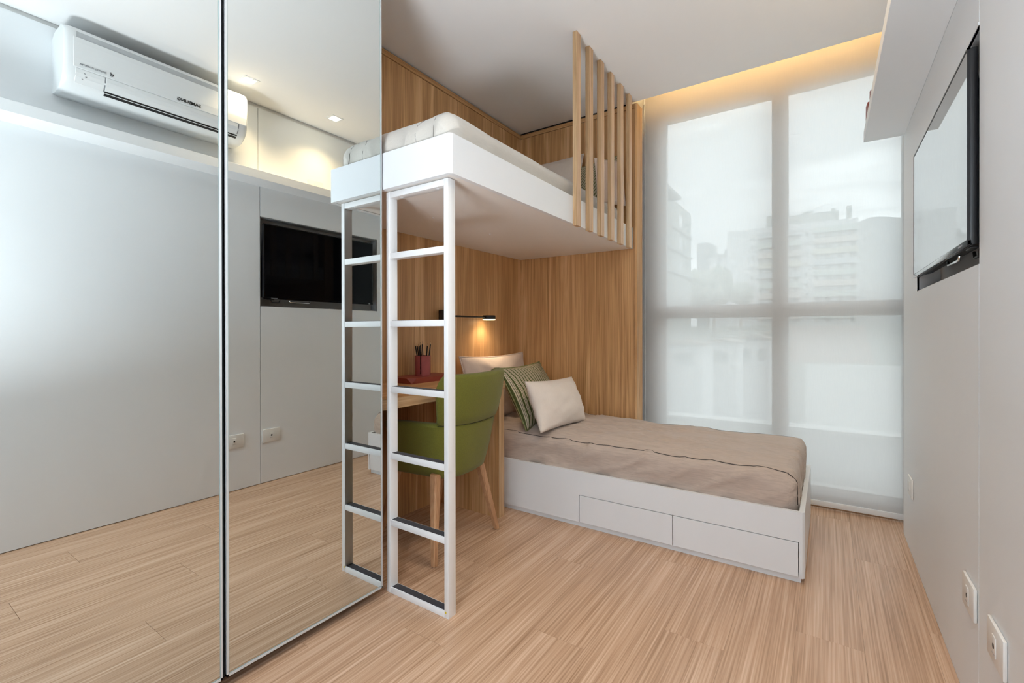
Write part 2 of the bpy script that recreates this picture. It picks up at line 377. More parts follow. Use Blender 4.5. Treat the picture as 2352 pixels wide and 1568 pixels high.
# wall behind the camera with an unseen glazed door added to let daylight in
GX0, GX1, GZ1 = -1.00, .0, 2.36
tag(MB().box(-2.3, GX0, YN-.14, YN, -.1, 3.06).box(GX1, .6, YN-.14, YN, -.1, 3.06).box(GX0, GX1, YN-.14, YN, GZ1, 3.06).build('wall_near', M['paint']), kind='structure')
w2 = thing('added_door', (-.50, YN-.07, 0), kind='structure')
xm = (GX0+GX1)/2
MB().box(GX0, GX0+.05, YN-.11, YN-.04, 0, GZ1).build('jamb', M['alufr'], w2); MB().box(GX1-.05, GX1, YN-.11, YN-.04, 0, GZ1).build('jamb', M['alufr'], w2)
MB().box(xm-.04, xm+.04, YN-.11, YN-.04, 0, GZ1).build('mullion', M['alufr'], w2)
MB().box(GX0, GX1, YN-.11, YN-.04, GZ1-.06, GZ1).build('head_rail', M['alufr'], w2); MB().box(GX0, GX1, YN-.11, YN-.04, 0, .06).build('bottom_rail', M['alufr'], w2)
box('pane', M['glass'], (GX0+.05, xm-.04, YN-.08, YN-.074, .06, GZ1-.06), w2); box('pane', M['glass'], (xm+.04, GX1-.05, YN-.08, YN-.074, .06, GZ1-.06), w2)

# ------------------------------------------------------------------ window and blind
w1 = thing('window_1', (-.37, 3.5, 0), kind='structure')
YF0, YF1 = 3.46, 3.53
box('jamb', M['alufr'], (-1.15, -1.017, YF0, YF1, 0, 2.776), w1); box('jamb', M['alufr'], (-1.017, -.985, YF0+.025, YF1, .12, 2.61), w1)
box('jamb', M['alufr'], (.356, .47, YF0, YF1, 0, 2.776), w1)
box('mullion', M['alufr'], (-.301, -.208, YF0, YF1, .0, 2.776), w1, bevel=.004)
for x0, x1 in ((-1.017, -.301), (-.208, .356)):
    box('transom', M['alufr'], (x0, x1, YF0, YF1, 1.170, 1.258), w1)
    box('head_rail', M['alufr'], (x0, x1, YF0, YF1, 2.610, 2.738), w1)
    box('head_rail', M['alufr'], (x0, x1, YF0, YF1, 2.749, 2.776), w1)
    box('bottom_rail', M['alufr'], (x0, x1, YF0, YF1, .0, .118), w1)
    box('pane', M['glass'], (x0, x1, 3.500, 3.506, .118, 1.17), w1); box('pane', M['glass'], (x0, x1, 3.500, 3.506, 1.258, 2.61), w1)
    box('pane', M['glass'], (x0, x1, 3.500, 3.506, 2.738, 2.749), w1)
rb = thing('roller_blind', (-.33, YB, 0), 'white translucent roller blind drawn down over the tall window', 'blind')
bx0, bx1 = -1.112, .452
mb = MB(); nx, nz = 24, 2
mb.add([(bx0, YB, .045), (bx1, YB, .045), (bx1, YB, 2.86), (bx0, YB, 2.86)], [(0, 1, 2, 3)]); mb.build('fabric', M['blind'], rb)
MB().tube([(bx0, YB, 2.89), (bx1, YB, 2.89)], .032, 16).build('roller_tube', M['alu'], rb, smooth=True)
box('bottom_bar', M['white'], (bx0, bx1, YB-.008, YB+.008, .016, .048), rb, bevel=.003)
box('side_edge', M['white'], (bx0-.0045, bx0, YB-.003, YB+.003, .045, 2.86), rb)
box('bracket', M['white'], (bx0-.02, bx0-.008, YB-.04, YB+.04, 2.84, 2.955), rb)
tag(box('floor_strip', M['leg'], (-1.1, .33, 3.412, 3.44, 0, .012)), 'slim wooden threshold strip on the floor under the blind', 'threshold')

# warm LED tape above the ceiling edge
lt = tag(box('led_tape', M['ledlens'], (-1.10, .44, YW-.024, YW-.012, ZC+.062, ZC+.068)), 'warm glowing LED tape hidden in the ceiling recess above the blind', 'light strip')
o = area('led_tape_light', (-.33, YW-.016, ZC+.074), (R(100), 0, 0), 1.54, .012, .72, (1, .57, .17)); o.parent = lt

# ------------------------------------------------------------------ downlights
def downlight(x, y, label, watts=8, colr=(1, .72, .40), lens='warmlens', cone=125):
    t = thing('downlight', (x, y, ZC), label, 'downlight', 'recessed ceiling downlights')
    h = .048
    MB().box(x-h, x+h, y-h, y-.033, ZC-.003, ZC-.0002).box(x-h, x+h, y+.033, y+h, ZC-.003, ZC-.0002).box(x-h, x-.033, y-.033, y+.033, ZC-.003, ZC-.0002).box(x+.033, x+h, y-.033, y+.033, ZC-.003, ZC-.0002).build('trim', M['white'], t)
    MB().lathe([(.031, ZC-.0042), (.031, ZC-.0005)], (x, y, 0), 24).build('lens', M[lens], t)
    l = bpy.data.lights.new('downlight_beam', 'SPOT'); l.energy = watts; l.color = colr; l.spot_size = R(cone); l.spot_blend = .8; l.shadow_soft_size = .03
    q = bpy.data.objects.new('downlight_beam', l); col.objects.link(q); q.parent = t; q.location = (0, 0, -.02)
downlight(.075, 1.523, 'square recessed ceiling downlight beside the end of the air conditioner')
downlight(.090, 2.160, 'square recessed ceiling downlight nearer the window, past the air conditioner')
downlight(-.75, .42, 'added unseen neutral white fill downlight in front of the mirrored wardrobe', 9, (.96, .975, 1), 'coollens', 95)  # out of view, added to brighten floor and right wall
downlight(-.40, -.55, 'added unseen neutral white fill downlight behind the camera position', 16, (.96, .975, 1), 'coollens', 110)  # also out of view, added for more light on the floor

# ------------------------------------------------------------------ uplighter behind the camera, unseen, added as fill light
UX, UY, UZ = -.62, -.50, .48
gl_ = thing('fill_uplighter', (UX, UY, 0), 'added unseen white fill uplighter on the floor behind the camera', 'fill lamp')
MB().lathe([(.15, 0), (.15, .012), (.02, .022)], (UX, UY, 0), 32).build('base', M['white'], gl_, smooth=True)
MB().tube([(UX, UY, .02), (UX, UY, UZ+.01)], .011, 12).build('pole', M['white'], gl_, smooth=True)
MB().lathe([(.02, UZ), (.18, UZ+.02), (.30, UZ+.07), (.34, UZ+.10), (.334, UZ+.10), (.294, UZ+.076), (.18, UZ+.028), (.02, UZ+.008)], (UX, UY, 0), 32).build('bowl_shade', M['white'], gl_, smooth=True)
l = bpy.data.lights.new('fill_uplighter_glow', 'AREA'); l.shape = 'DISK'; l.size = .60; l.energy = 24; l.spread = R(165); l.color = (.89, .95, 1)
q = bpy.data.objects.new('fill_uplighter_glow', l); col.objects.link(q); q.parent = gl_; q.location = (0, 0, UZ+.085); q.rotation_euler = (R(180), 0, 0)

# ------------------------------------------------------------------ wardrobe with mirror doors
wd = thing('wardrobe', (-1.79, .35, 0), 'tall built-in wardrobe with three mirrored doors in slim aluminium frames', 'wardrobe')
DZ0, DZ1 = .041, 2.655
MB().box(-2.10, XM-.022, -.62, 1.262, .05, 2.66).build('carcass', M['wood'], wd)
box('plinth', M['black'], (-2.09, -1.56, -.6, 1.25, 0, .05), wd)
box('top_filler', M['white'], (-2.10, XM-.022, -.62, 1.262, 2.66, ZC), wd)
def mdoor(y0, y1):
    d = MB().box(XM-.020, XM-.006, y0, y1, DZ0, DZ1).build('door', M['darkalu'], wd)
    g = .0055
    box('mirror', M['mirror'], (XM-.006, XM, y0+g, y1-g, DZ0+.008, DZ1-.006), d)
    MB().box(XM-.020, XM+.0015, y0, y0+g, DZ0, DZ1).box(XM-.020, XM+.0015, y1-g, y1, DZ0, DZ1).box(XM-.020, XM+.0015, y0, y1, DZ0, DZ0+.0075).box(XM-.020, XM+.0015, y0, y1, DZ1-.006, DZ1).build('frame', M['alu'], d)
    MB().box(XM-.004, XM+.0003, y0+g, y0+g+.0018, DZ0+.008, DZ1-.006).box(XM-.004, XM+.0003, y1-g-.0018, y1-g, DZ0+.008, DZ1-.006).box(XM-.004, XM+.0003, y0+g, y1-g, DZ0+.0075, DZ0+.010).build('glass_edge', M['mirredge'], d)
mdoor(.6735, 1.2645); mdoor(.072, .662); mdoor(-.53, .0605)
box('handle_channel', M['darkalu'], (XM-.0215, XM-.012, .660, .675, DZ0, DZ1), wd)

# ------------------------------------------------------------------ bunk bed
bk = thing('bunk_bed', (-1.6, 2.2, ZB0), 'white raised bunk bed frame spanning between the wood walls', 'bunk bed')
bt = .020
ch = .012
MB().prism([(XM-.40, YBK), (XB-ch, YBK), (XB, YBK+ch), (XB, YW-.004), (XB-bt, YW-.004), (XB-bt, YBK+bt), (XM-.40, YBK+bt)], ZB0, ZB1, 2).build('fascia_board', M['white'], bk)
MB().box(XW+.002, XM-.40, YBK, YBK+bt, ZB0, ZB1).build('fascia_board', M['white'], bk)
box('base_panel', M['under'], (XW+.002, XB-bt, YBK+bt, YW-.004, ZB0+.002, ZB0+.024), bk)
for (x, y) in ((-1.666, 1.742), (-1.666, 2.225), (-1.953, 2.70), (-1.673, 2.712)):
    MB().lathe([(.004, ZB0-.0005), (.0055, ZB0+.0021)], (x, y, 0), 10).build('screw_cap', M['white'], bk)

def mattress(x0, x1, y0, y1, z0, z1, r, fn, res=.02, crown=.012):
    "rounded soft box; fn(p, n) gives displacement along the normal"
    nx, ny, nz = [max(4, round((b-a)/res)) for a, b in ((x0, x1), (y0, y1), (z0, z1))]
    idx = {}; mb = MB(); V = []; F = []
    c0 = Vector((x0+r, y0+r, z0+min(r, .03))); c1 = Vector((x1-r, y1-r, z1-r))
    def vid(i, j, k):
        if (i, j, k) in idx: return idx[(i, j, k)]
        p = Vector((x0+(x1-x0)*i/nx, y0+(y1-y0)*j/ny, z0+(z1-z0)*k/nz))
        c = Vector([min(max(p[a], c0[a]), c1[a]) for a in range(3)])
        d = p-c
        n = d.normalized() if d.length > 1e-6 else Vector((0, 0, 1))
        rr = r
        q = c+n*min(rr, max(abs(d.x), abs(d.y), abs(d.z)))
        u = (p.x-x0)/(x1-x0)*2-1; w = (p.y-y0)/(y1-y0)*2-1
        if k > nz*.5: q.z += crown*(1-u**4)*(1-w**4)
        q += n*fn(q, n)
        idx[(i, j, k)] = len(V); V.append(q); return idx[(i, j, k)]
    for i in range(nx):
        for j in range(ny):
            F.append((vid(i, j, nz), vid(i+1, j, nz), vid(i+1, j+1, nz), vid(i, j+1, nz)))
            F.append((vid(i, j, 0), vid(i, j+1, 0), vid(i+1, j+1, 0), vid(i+1, j, 0)))
    for i in range(nx):
        for k in range(nz):
            F.append((vid(i, 0, k), vid(i+1, 0, k), vid(i+1, 0, k+1), vid(i, 0, k+1)))
            F.append((vid(i, ny, k), vid(i, ny, k+1), vid(i+1, ny, k+1), vid(i+1, ny, k)))
    for j in range(ny):
        for k in range(nz):
            F.append((vid(0, j, k), vid(0, j, k+1), vid(0, j+1, k+1), vid(0, j+1, k)))
            F.append((vid(nx, j, k), vid(nx, j+1, k), vid(nx, j+1, k+1), vid(nx, j, k+1)))
    mb.add(V, F); return mb
def ridged(v):
    return 1-abs(noise.noise(v))*2
def fold(v, k=2.2):
    "sharp-crested fold, 0..1"
    return max(0, 1-abs(noise.noise(v))*2.6)**k
def fn_up(p, n):
    s = .010*noise.noise(Vector((p.x*4, p.y*4, p.z*4)))
    side = max(0, 1-abs(n.z)*1.1)
    if n.y < -.25:                 # gathered folds on the foot end
        s += side*(.016*fold(Vector((p.x*6.5+p.z*4, 3.1, p.z*1.5)))-.005)
        low = max(0, min(1, 1-(p.z-1.80)/.11))
        s += side*low*(.014*fold(Vector((p.x*15-p.z*8, 1.7, p.z*2)))-.005)
    elif n.x > .25:
        s += side*(.012*fold(Vector((2.2, p.y*3.2+p.z*4, p.z*3)))-.004)
        low = max(0, min(1, 1-(p.z-1.80)/.08))
        s -= side*low*.020*max(0, noise.noise(Vector((7.7, p.y*6, p.z*4)))+.2)
    else: s += .008*fold(Vector((p.x*5+p.y*2, p.y*2.4, 5)))
    return s
um = mattress(XW+.012, XB-bt-.008, YBK+.028, YW-.10, ZB0+.026, 1.925, .075, fn_up, .0125).build('mattress', M['sheet_up'], None, smooth=True)
tag(um, 'thick mattress in a pale grey linen sheet on the raised bunk', 'mattress')
# pleats: crease shade drawn as dark lines at the foot of the upper mattress
from mathutils.bvhtree import BVHTree
def snap(pts, ob, lift):
    t = BVHTree.FromPolygons([v.co.copy() for v in ob.data.vertices], [list(p.vertices) for p in ob.data.polygons]); out = []
    for p in pts:
        q, n, i, d = t.find_nearest(Vector(p)); out.append(q+n*lift)
    return out
def surf_line(pts, r, name, parent, m): return MB().tube(pts, r, 6).build(name, m, parent, smooth=True)
surf_line(snap([(-1.318, YBK+.033, 1.943), (-1.326, YBK+.026, 1.93), (-1.337, YBK+.018, 1.90), (-1.335, YBK+.019, 1.85), (-1.331, YBK+.023, 1.806)], um, .0002), .0011, 'pleat', um, M['pleat'])
surf_line(snap([(-1.252, YBK+.026, 1.925), (-1.246, YBK+.018, 1.900), (-1.243, YBK+.018, 1.86), (-1.238, YBK+.022, 1.806)], um, .0002), .0011, 'pleat', um, M['pleat'])

# ------------------------------------------------------------------ ladder
la = thing('ladder', (-1.345, 1.326, 0), 'white metal ladder with dark grip treads leading up to the bunk', 'ladder')
LX0, LX1, LY0, LY1 = -1.515, -1.174, 1.306, 1.347
sw = .0215
for a, b in ((LX0, LX0+sw), (LX1-sw, LX1)): box('stile', M['ladder'], (a, b, LY0, LY1, 0, ZB0-.002), la, bevel=.0012, seg=2)
for zt in (.024, .302, .577, .852, 1.123, 1.402, ZB0-.003):
    nm = 'rung' if .1 < zt < 1.5 else 'rail'
    rg = box(nm, M['ladder'], (LX0+sw, LX1-sw, LY0+.0005, LY1-.0005, zt-.0245, zt), la, bevel=.0012, seg=2)
    if zt < 1.5: box('grip_strip', M['grip'], (LX0+sw+.004, LX1-sw-.0005, LY0+.0065, LY1-.0045, zt-.001, zt+.0011), rg)
    else:
        for x in (-1.445, -1.245): MB().lathe([(.0055, zt-.0262), (.0065, zt-.0244)], (x, 1.327, 0), 10).build('screw_cap', M['white'], rg)
MB().lathe([(.004, LY0-.0006), (.004, LY0+.0004)], (-1.1885, 0, .0215), 12, axis=1).build('sticker', M['yellow'], la)

# ------------------------------------------------------------------ slat screen
ss = thing('slat_screen', (-1.12, 2.68, ZB0), 'six upright wooden slats rising from the bunk edge to the ceiling', 'slat screen')
sm = None
for i in range(6):
    y0 = 2.2535+.1592*i
    o = MB().box(-1.1315, -1.108, y0, y0+.052, 1.645, ZC-.001).build('slat', M['slat'], ss, bevel=.0012, seg=1)
    MB().box(-1.1318, -1.1077, y0-.0006, y0+.0002, 1.645, ZC-.002).build('ply_edge', M['edge'], o)

# ------------------------------------------------------------------ lower bed
YF = 2.322
lb = thing('storage_bed', (-1.08, 2.75, 0), 'low white storage bed with two drawers in front of the window', 'bed')
BX1 = -.080
zt = .307
# front panel with the drawer opening cut out
dx0, dxm, dx1, dz0, dz1 = -1.130, -.626, -.1015, .024, .178
MB().box(XW+.002, dx0-.0015, YF, YF+.018, .030, zt).box(dx0-.0015, dx1+.0013, YF, YF+.018, dz1+.0015, zt).build('front_panel', M['white'], lb)
MB().prism([(dx1+.0015, YF), (BX1-.008, YF), (BX1, YF+.008), (BX1, 3.180), (BX1-.02, 3.180), (BX1-.02, YF+.018), (dx1+.0015, YF+.018)], .026, zt+.0005, 2).build('end_panel', M['white'], lb)
box('drawer', M['white'], (dx0+.0018, dxm-.003, YF, YF+.018, dz0+.006, dz1-.0018), lb, bevel=.0008, seg=1)
box('drawer', M['white'], (dxm+.0005, dx1-.002, YF, YF+.018, dz0+.006, dz1-.0018), lb, bevel=.0008, seg=1)
box('carcass', M['gap'], (XW+.01, BX1-.03, YF+.0185, 3.165, .04, .20), lb)
box('plinth', M['white'], (XW+.01, BX1-.014, YF+.019, YF+.034, 0, .04), lb)
box('plinth', M['white'], (BX1-.03, BX1-.014, YF+.034, 3.16, 0, .04), lb)
box('slat_base', M['white'], (XW+.01, BX1-.021, YF+.0185, 3.165, .20, .22), lb)
box('back_panel', M['white'], (XW+.01, BX1-.021, 3.150, 3.170, .04, zt), lb)
def fn_lo(p, n):
    s = .008*noise.noise(Vector((p.x*3, p.y*3, p.z*3)))
    if n.z > .6:
        f = max(0, min(1, (-.25-p.x)/.8)); ed = max(0, min(1, (p.y-YF-.06)/.10))
        s += ed*(.25+.75*f)*(.020*fold(Vector((p.x*1.6+p.y*1.2, p.y*7-p.x*1.8, .3)))-.003)
        s += ed*(.3+.7*f)*.012*fold(Vector((p.x*2.5-p.y*2, p.y*12+p.x*3, 4.3)))
    if n.y < -.3:
        s += .015*noise.noise(Vector((p.x*4+p.z*5, 4, p.z*7)))+.012*fold(Vector((p.x*6-p.z*9, 2, p.z*6)))
        low = max(0, min(1, 1-(p.z-.30)/.06)); s -= low*.016*max(0, noise.noise(Vector((p.x*8, 6, 1)))+.25)
    if n.x > .3: s += .012*fold(Vector((9, p.y*7, p.z*3)))-.004
    return s
lm = mattress(XW+.012, BX1-.026, YF+.022, 3.155, .222, .462, .05, fn_lo, .0125, .010).build('mattress', M['sheet_low'], None, smooth=True)
tag(lm, 'mattress in a wrinkled taupe linen cover on the low bed', 'mattress')
# piped seam along the front top edge and round the foot
pts = []
for i in range(140):
    x = XW+.03+(BX1-.06-XW-.03)*i/139
    pts.append((x, YF+.047+.006*noise.noise(Vector((x*7, 0, 0)))+(.0 if x < -.2 else 0), .4585+.0035*noise.noise(Vector((x*9, 2, 0)))))
for i in range(1, 12):
    a = i/11*math.pi/2
    pts.append((BX1-.060+.032*math.sin(a), YF+.075-.028*math.cos(a), .459-.045*math.sin(a)**2))
pts += [(BX1-.027, YF+.083, .37), (BX1-.0265, YF+.088, .31)]
surf_line(snap(pts, lm, .0008), .0018, 'piping', lm, M['seam'])
pts2 = [(XW+.03+(BX1-.08-XW-.03)*i/60, 3.118, .459) for i in range(61)]+[(BX1-.045, 3.112, .452), (BX1-.028, 3.10, .42)]
surf_line(snap(pts2, lm, .0006), .0016, 'piping', lm, M['seam'])

# ------------------------------------------------------------------ pillows
def pillow(name, w, h, t, loc, axes, m, label, pipe=None, uvrot=0, seed=0, sag=.05, pr=.0045, group=None, wr=.006):
    """axes = (right, up) directions of the pillow's face; loc = centre"""
    rv = Vector(axes[0]).normalized(); uv_ = Vector(axes[1]); uv_ = (uv_-rv*uv_.dot(rv)).normalized(); nv = rv.cross(uv_)
    n = 30; V = []; F = []; UV = []
    def outline(u, v):
        a = 1-sag*(1-v*v)*1.0 if True else 1
        b = 1-sag*(1-u*u)
        return u*w/2*a, v*h/2*b
    grid = {}
    for s in (1, -1):
        for i in range(n+1):
            for j in range(n+1):
                u = i/n*2-1; v = j/n*2-1
                u = math.sin(u*math.pi/2)*.35+u*.65; v = math.sin(v*math.pi/2)*.35+v*.65
                edge = i in (0, n) or j in (0, n)
                if s == -1 and edge: grid[(s, i, j)] = grid[(1, i, j)]; continue
                x, y = outline(u, v)
                k = max(0, (1-abs(u)**2.4))**.62*max(0, (1-abs(v)**2.4))**.62
                z = s*t/2*k
                e = max(abs(u), abs(v))
                q = Vector((u*3+seed, v*3, s*2.0))
                z += s*wr*noise.noise(q*1.3)*min(1, (1-e)*5)
                z += s*wr*.9*ridged(Vector((math.atan2(v, u)*3.2+seed, e*1.2, s)))*max(0, e-.45)*min(1, (1-e)*6)
                if not edge: y -= .012*k*(1-v)*.5
                grid[(s, i, j)] = len(V); V.append((x, y, z)); UV.append((u*.5+.5, v*.5+.5))
        for i in range(n):
            for j in range(n):
                f = [grid[(s, i, j)], grid[(s, i+1, j)], grid[(s, i+1, j+1)], grid[(s, i, j+1)]]
                F.append(f if s == 1 else f[::-1])
    me = bpy.data.meshes.new(name); me.from_pydata(V, [], F); me.polygons.foreach_set('use_smooth', [True]*len(F))
    ul = me.uv_layers.new(name='UVMap'); ca, sa = math.cos(uvrot), math.sin(uvrot)
    for lp in me.loops:
        a, b = UV[lp.vertex_index]; a -= .5; b -= .5; b *= h/w
        ul.data[lp.index].uv = (a*ca-b*sa+.5, a*sa+b*ca+.5)
    me.materials.append(m); me.update()
    o = bpy.data.objects.new(name, me); col.objects.link(o)
    o.matrix_world = Matrix(((rv.x, uv_.x, nv.x, loc[0]), (rv.y, uv_.y, nv.y, loc[1]), (rv.z, uv_.z, nv.z, loc[2]), (0, 0, 0, 1)))
    tag(o, label, 'pillow', group)
    if pipe:
        ring = []
        k = 22
        for sgn, fixed in (((1, 0), -1), ((0, 1), 1), ((-1, 0), 1), ((0, -1), -1)):
            for i in range(k):
                q = -1+2*i/k
                if sgn == (1, 0): u, v = q, -1
                elif sgn == (0, 1): u, v = 1, q
                elif sgn == (-1, 0): u, v = -q, 1
                else: u, v = -1, -q
                x, y = outline(u, v); ring.append((x*1.008, y*1.008, 0))
        mb = MB().tube(ring, pr, 6, closed=True)
        po = mb.build('piping', pipe, None, smooth=True); po.parent = o
    return o
MZ = .468
# lower bed
pillow('pillow', .76, .46, .15, (-1.955, 2.715, .684), ((.0, 1, .0), (-.20, 0, 1)), M['beige'], 'large blush pillow with piped edge against the wood wall on the low bed', M['beige'], seed=1.3, sag=.075, wr=.010)
M['pipestripe'] = mat('green_cream_piping', (.25, .26, .11), .85, var=.9, vscale=60)
pillow('pillow', .68, .42, .16, (-1.655, 2.70, .662), ((-.14, 1, .0), (-.55, 0, 1)), M['stripe'], 'olive green and cream striped pillow on the low bed', M['pipestripe'], seed=4.2, sag=.075, wr=.010)
pillow('pillow', .58, .315, .18, (-1.415, 2.60, .628), ((.03, 1, -.03), (-.40, 0, 1)), M['beige2'], 'small oat coloured cushion in front of the striped pillow on the low bed', None, seed=8.8, sag=.075, wr=.010)
# upper bunk
pillow('pillow', .58, .46, .14, (-1.775, 3.08, 2.150), ((1, 0, .0), (0, .20, 1)), M['beige2'], 'large greige pillow leaning on the wood wall of the bunk', M['beige2'], seed=2.2)
pillow('pillow', .36, .38, .11, (-1.375, 3.045, 2.105), ((1, -.06, .05), (0, .32, 1)), M['stripe'], 'green and cream striped pillow behind the slats of the bunk', M['pipestripe'], uvrot=R(38), seed=5.5)
pillow('pillow', .33, .29, .08, (-1.195, 2.935, 2.065), ((.20, 1, .20), (.05, -.06, 1)), M['beige'], 'blush cushion nearest the window behind the bunk slats', M['beige'], seed=6.1)

# ------------------------------------------------------------------ desk
DZ, DXF = .788, -1.562
dk = thing('desk', (-1.82, 1.75, 0), 'built-in walnut desk with a light edge under the bunk', 'desk')
tp = box('desk_top', M['wood_y'], (XW+.001, DXF-.002, 1.268, 2.232, DZ-.046, DZ), dk)
box('front_edge', M['edge_y'], (DXF-.002, DXF, 1.268, 2.232, DZ-.046, DZ), tp)
sp_ = box('side_panel', M['wood'], (XW+.001, DXF-.008, 2.178, 2.230, 0, DZ-.046), dk)
box('front_edge', M['edge'], (DXF-.008, DXF-.006, 2.178, 2.230, 0, DZ-.046), sp_)
box('modesty_panel', M['wood'], (XW+.001, XW+.02, 1.268, 2.178, 0, DZ-.046), dk)

# leather desk tray with a folded corner
def tray(name, x0, x1, y0, y1, z0, z1, cut, label):
    "flat leather box; the near corner (x1, y0) is folded down"
    i = .006
    A = [(x0, y0), (x1-cut, y0), (x1, y0+cut), (x1, y1), (x0, y1)]
    B = [(x0, y0+i), (x1-cut-i, y0+i), (x1-i, y0+i), (x1-i, y1-i), (x0, y1-i)]
    mb = MB()
    top = [(a, b, z1) for a, b in A]
    bot = [(x0, y0+i, z0), (x1-i*1.5, y0+i*1.5, z0), (x1-i, y1-i, z0), (x0, y1-i, z0)]
    mb.add(top+bot, [(0, 1, 2, 3, 4), (0, 5, 6, 1), (1, 6, 2), (2, 6, 7, 3), (3, 7, 8, 4), (4, 8, 5, 0), (5, 8, 7, 6)])
    o = mb.build(name, M['leather'], None)
    return tag(o, label, 'desk tray')
tray('desk_tray', XW+.004, -1.885, 1.80, 2.165, DZ, DZ+.030, .038, 'flat terracotta leather desk tray with a folded corner on the desk')
# pencil cup with a slit
CX_, CY_, CZ_ = -1.985, 1.985, DZ+.030
cup = thing('pencil_cup', (CX_, CY_, CZ_), 'rose leather pencil cup with a front slit on the desk tray', 'pencil cup')
mb = MB(); ro, ri, hh = .046, .042, .118
d = (Vector((0, 0, 0))-Vector((CX_, CY_, 0))).normalized(); a0 = math.atan2(d.y, d.x)-R(16)
hw = R(4.5); segs = 40
def cup_wall(z0, z1, aa, ab, cap=True):
    rings = []
    for k in range(segs+1):
        a = aa+(ab-aa)*k/segs; c, s = math.cos(a), math.sin(a)
        rings.append([(CX_+ro*c, CY_+ro*s, CZ_+z0), (CX_+ro*c, CY_+ro*s, CZ_+z1), (CX_+ri*c, CY_+ri*s, CZ_+z1), (CX_+ri*c, CY_+ri*s, CZ_+z0)])
    mb.rings(rings, cap)
cup_wall(.012, hh, a0+hw, a0+2*math.pi-hw); cup_wall(0, .012, 0, 2*math.pi, False)
mb.lathe([(ri, CZ_), (ri, CZ_+.004)], (CX_, CY_, 0), 24)
mb.build('wall', M['leather2'], cup)
def pencil(base, tip, label):
    t = thing('pencil', base, label, 'pencil', 'black pencils in the cup')
    b, e = Vector(base), Vector(tip); dv = (e-b).normalized(); L_ = (e-b).length
    MB().tube([b, b+dv*(L_-.017)], .0037, 6).build('shaft', M['pencil'], t)
    MB().tube([b+dv*(L_-.017), b+dv*(L_-.004)], [.0037, .0012], 6).build('sharpened_wood', M['pencilwood'], t)
    MB().tube([b+dv*(L_-.004), e], [.0012, .0003], 6).build('lead', M['black'], t)
names_ = ['first', 'second', 'third', 'fourth', 'fifth', 'sixth']
side = Vector((math.cos(TH), math.sin(TH), 0))       # across the line of sight
for k, (s0, s1, hgt) in enumerate(((-.004, -.060, .192), (-.002, -.050, .190), (.0, -.040, .186), (.004, -.027, .190), (.002, -.020, .196), (.004, -.009, .200), (.006, .045, .190), (.012, .066, .200))):
    c = Vector((CX_, CY_, CZ_+.005)); off = Vector((0, .004*((k % 3)-1), 0))
    pencil(tuple(c+side*(s0+(.012 if k > 5 else -.004))+off+Vector((.006*((k*7) % 3-1), 0, 0))), tuple(c+side*s1*.72+off+Vector((0, 0, hgt-.005))), ('black pencil leaning right in the pencil cup, ' + ('inner' if k == 6 else 'outermost') + ' one') if k > 5 else ('black pencil in the left bundle of the pencil cup, ' + names_[k] + ' from left'))

# ------------------------------------------------------------------ wall lamp
lp = thing('wall_lamp', (XW, 2.235, 1.18), 'slim black wall lamp with a long arm above the desk', 'wall lamp')
MB().lathe([(.040, 1.150), (.043, 1.152), (.043, 1.213), (.040, 1.215)], (XW+.045, 2.235, 0), 28).build('base', M['black'], lp, smooth=True)
AX = XW+.075
MB().tube([(XW+.07, 2.235, 1.177), (AX, 2.26, 1.177), (AX, 2.62, 1.177)], .0062, 10).build('arm', M['black'], lp, smooth=True)
hd = MB().lathe([(.044, 1.163), (.046, 1.165), (.046, 1.189), (.044, 1.191)], (AX, 2.66, 0), 32).build('head', M['black'], lp, smooth=True)
MB().lathe([(.0445, 1.1590), (.0455, 1.1630)], (AX, 2.66, 0), 32).build('lens', M['lamplens'], hd)
l = bpy.data.lights.new('wall_lamp_glow', 'SPOT'); l.energy = 1.6; l.color = (1, .78, .52); l.spot_size = R(150); l.spot_blend = 1; l.shadow_soft_size = .03
q = bpy.data.objects.new('wall_lamp_glow', l); col.objects.link(q); q.parent = lp; q.location = Vector((AX, 2.66, 1.150))-Vector(lp.location)
l = bpy.data.lights.new('wall_lamp_base_glow', 'POINT'); l.energy = .0; bpy.data.lights.remove(l)

# ------------------------------------------------------------------ chair
CXc, CYc, CROT = -1.575, 1.820, .12
def crot(x, y): return CXc+x*math.cos(CROT)-y*math.sin(CROT), CYc+x*math.sin(CROT)+y*math.cos(CROT)
chr_ = thing('desk_chair', (CXc, CYc, 0), 'olive green upholstered tub chair with tapered wooden legs at the desk', 'chair')
def plan(wd_, ra, arm, n=40, tmax=90):
    pts = []
    if arm > 0:
        for i in range(8): pts.append((-arm+arm*i/8, -wd_))
    for i in range(n+1):
        t = R(-tmax+2*tmax*i/n)
        c, s = math.cos(t), math.sin(t)
        e = .86
        pts.append((ra*abs(c)**e, wd_*math.copysign(abs(s)**e, s)))
    if arm > 0:
        for i in range(1, 9): pts.append((-arm*i/8, wd_))
    return pts
def normals(pts):
    N = []
    for i in range(len(pts)):
        a = Vector(pts[max(0, i-1)]); b = Vector(pts[min(len(pts)-1, i+1)]); t = (b-a).normalized(); N.append(Vector((t.y, -t.x)))
    return N
def flare(z): return -.062+(z-.37)*.30 if z < .47 else -.032+(z-.47)*.19
base = plan(.245, .16, .26)
NB = normals(base)
def shell(pts, Ns, sec, name, m, parent):
    rings = []
    for i, (p, n_) in enumerate(zip(pts, Ns)):
        s = i/(len(pts)-1)*2-1
        ring = []
        for off, z in sec(s, i):
            q = Vector(p)+n_*off
            ring.append((*crot(q.x, q.y), z))
        rings.append(ring)
    return MB().rings(rings).build(name, m, parent, smooth=True)
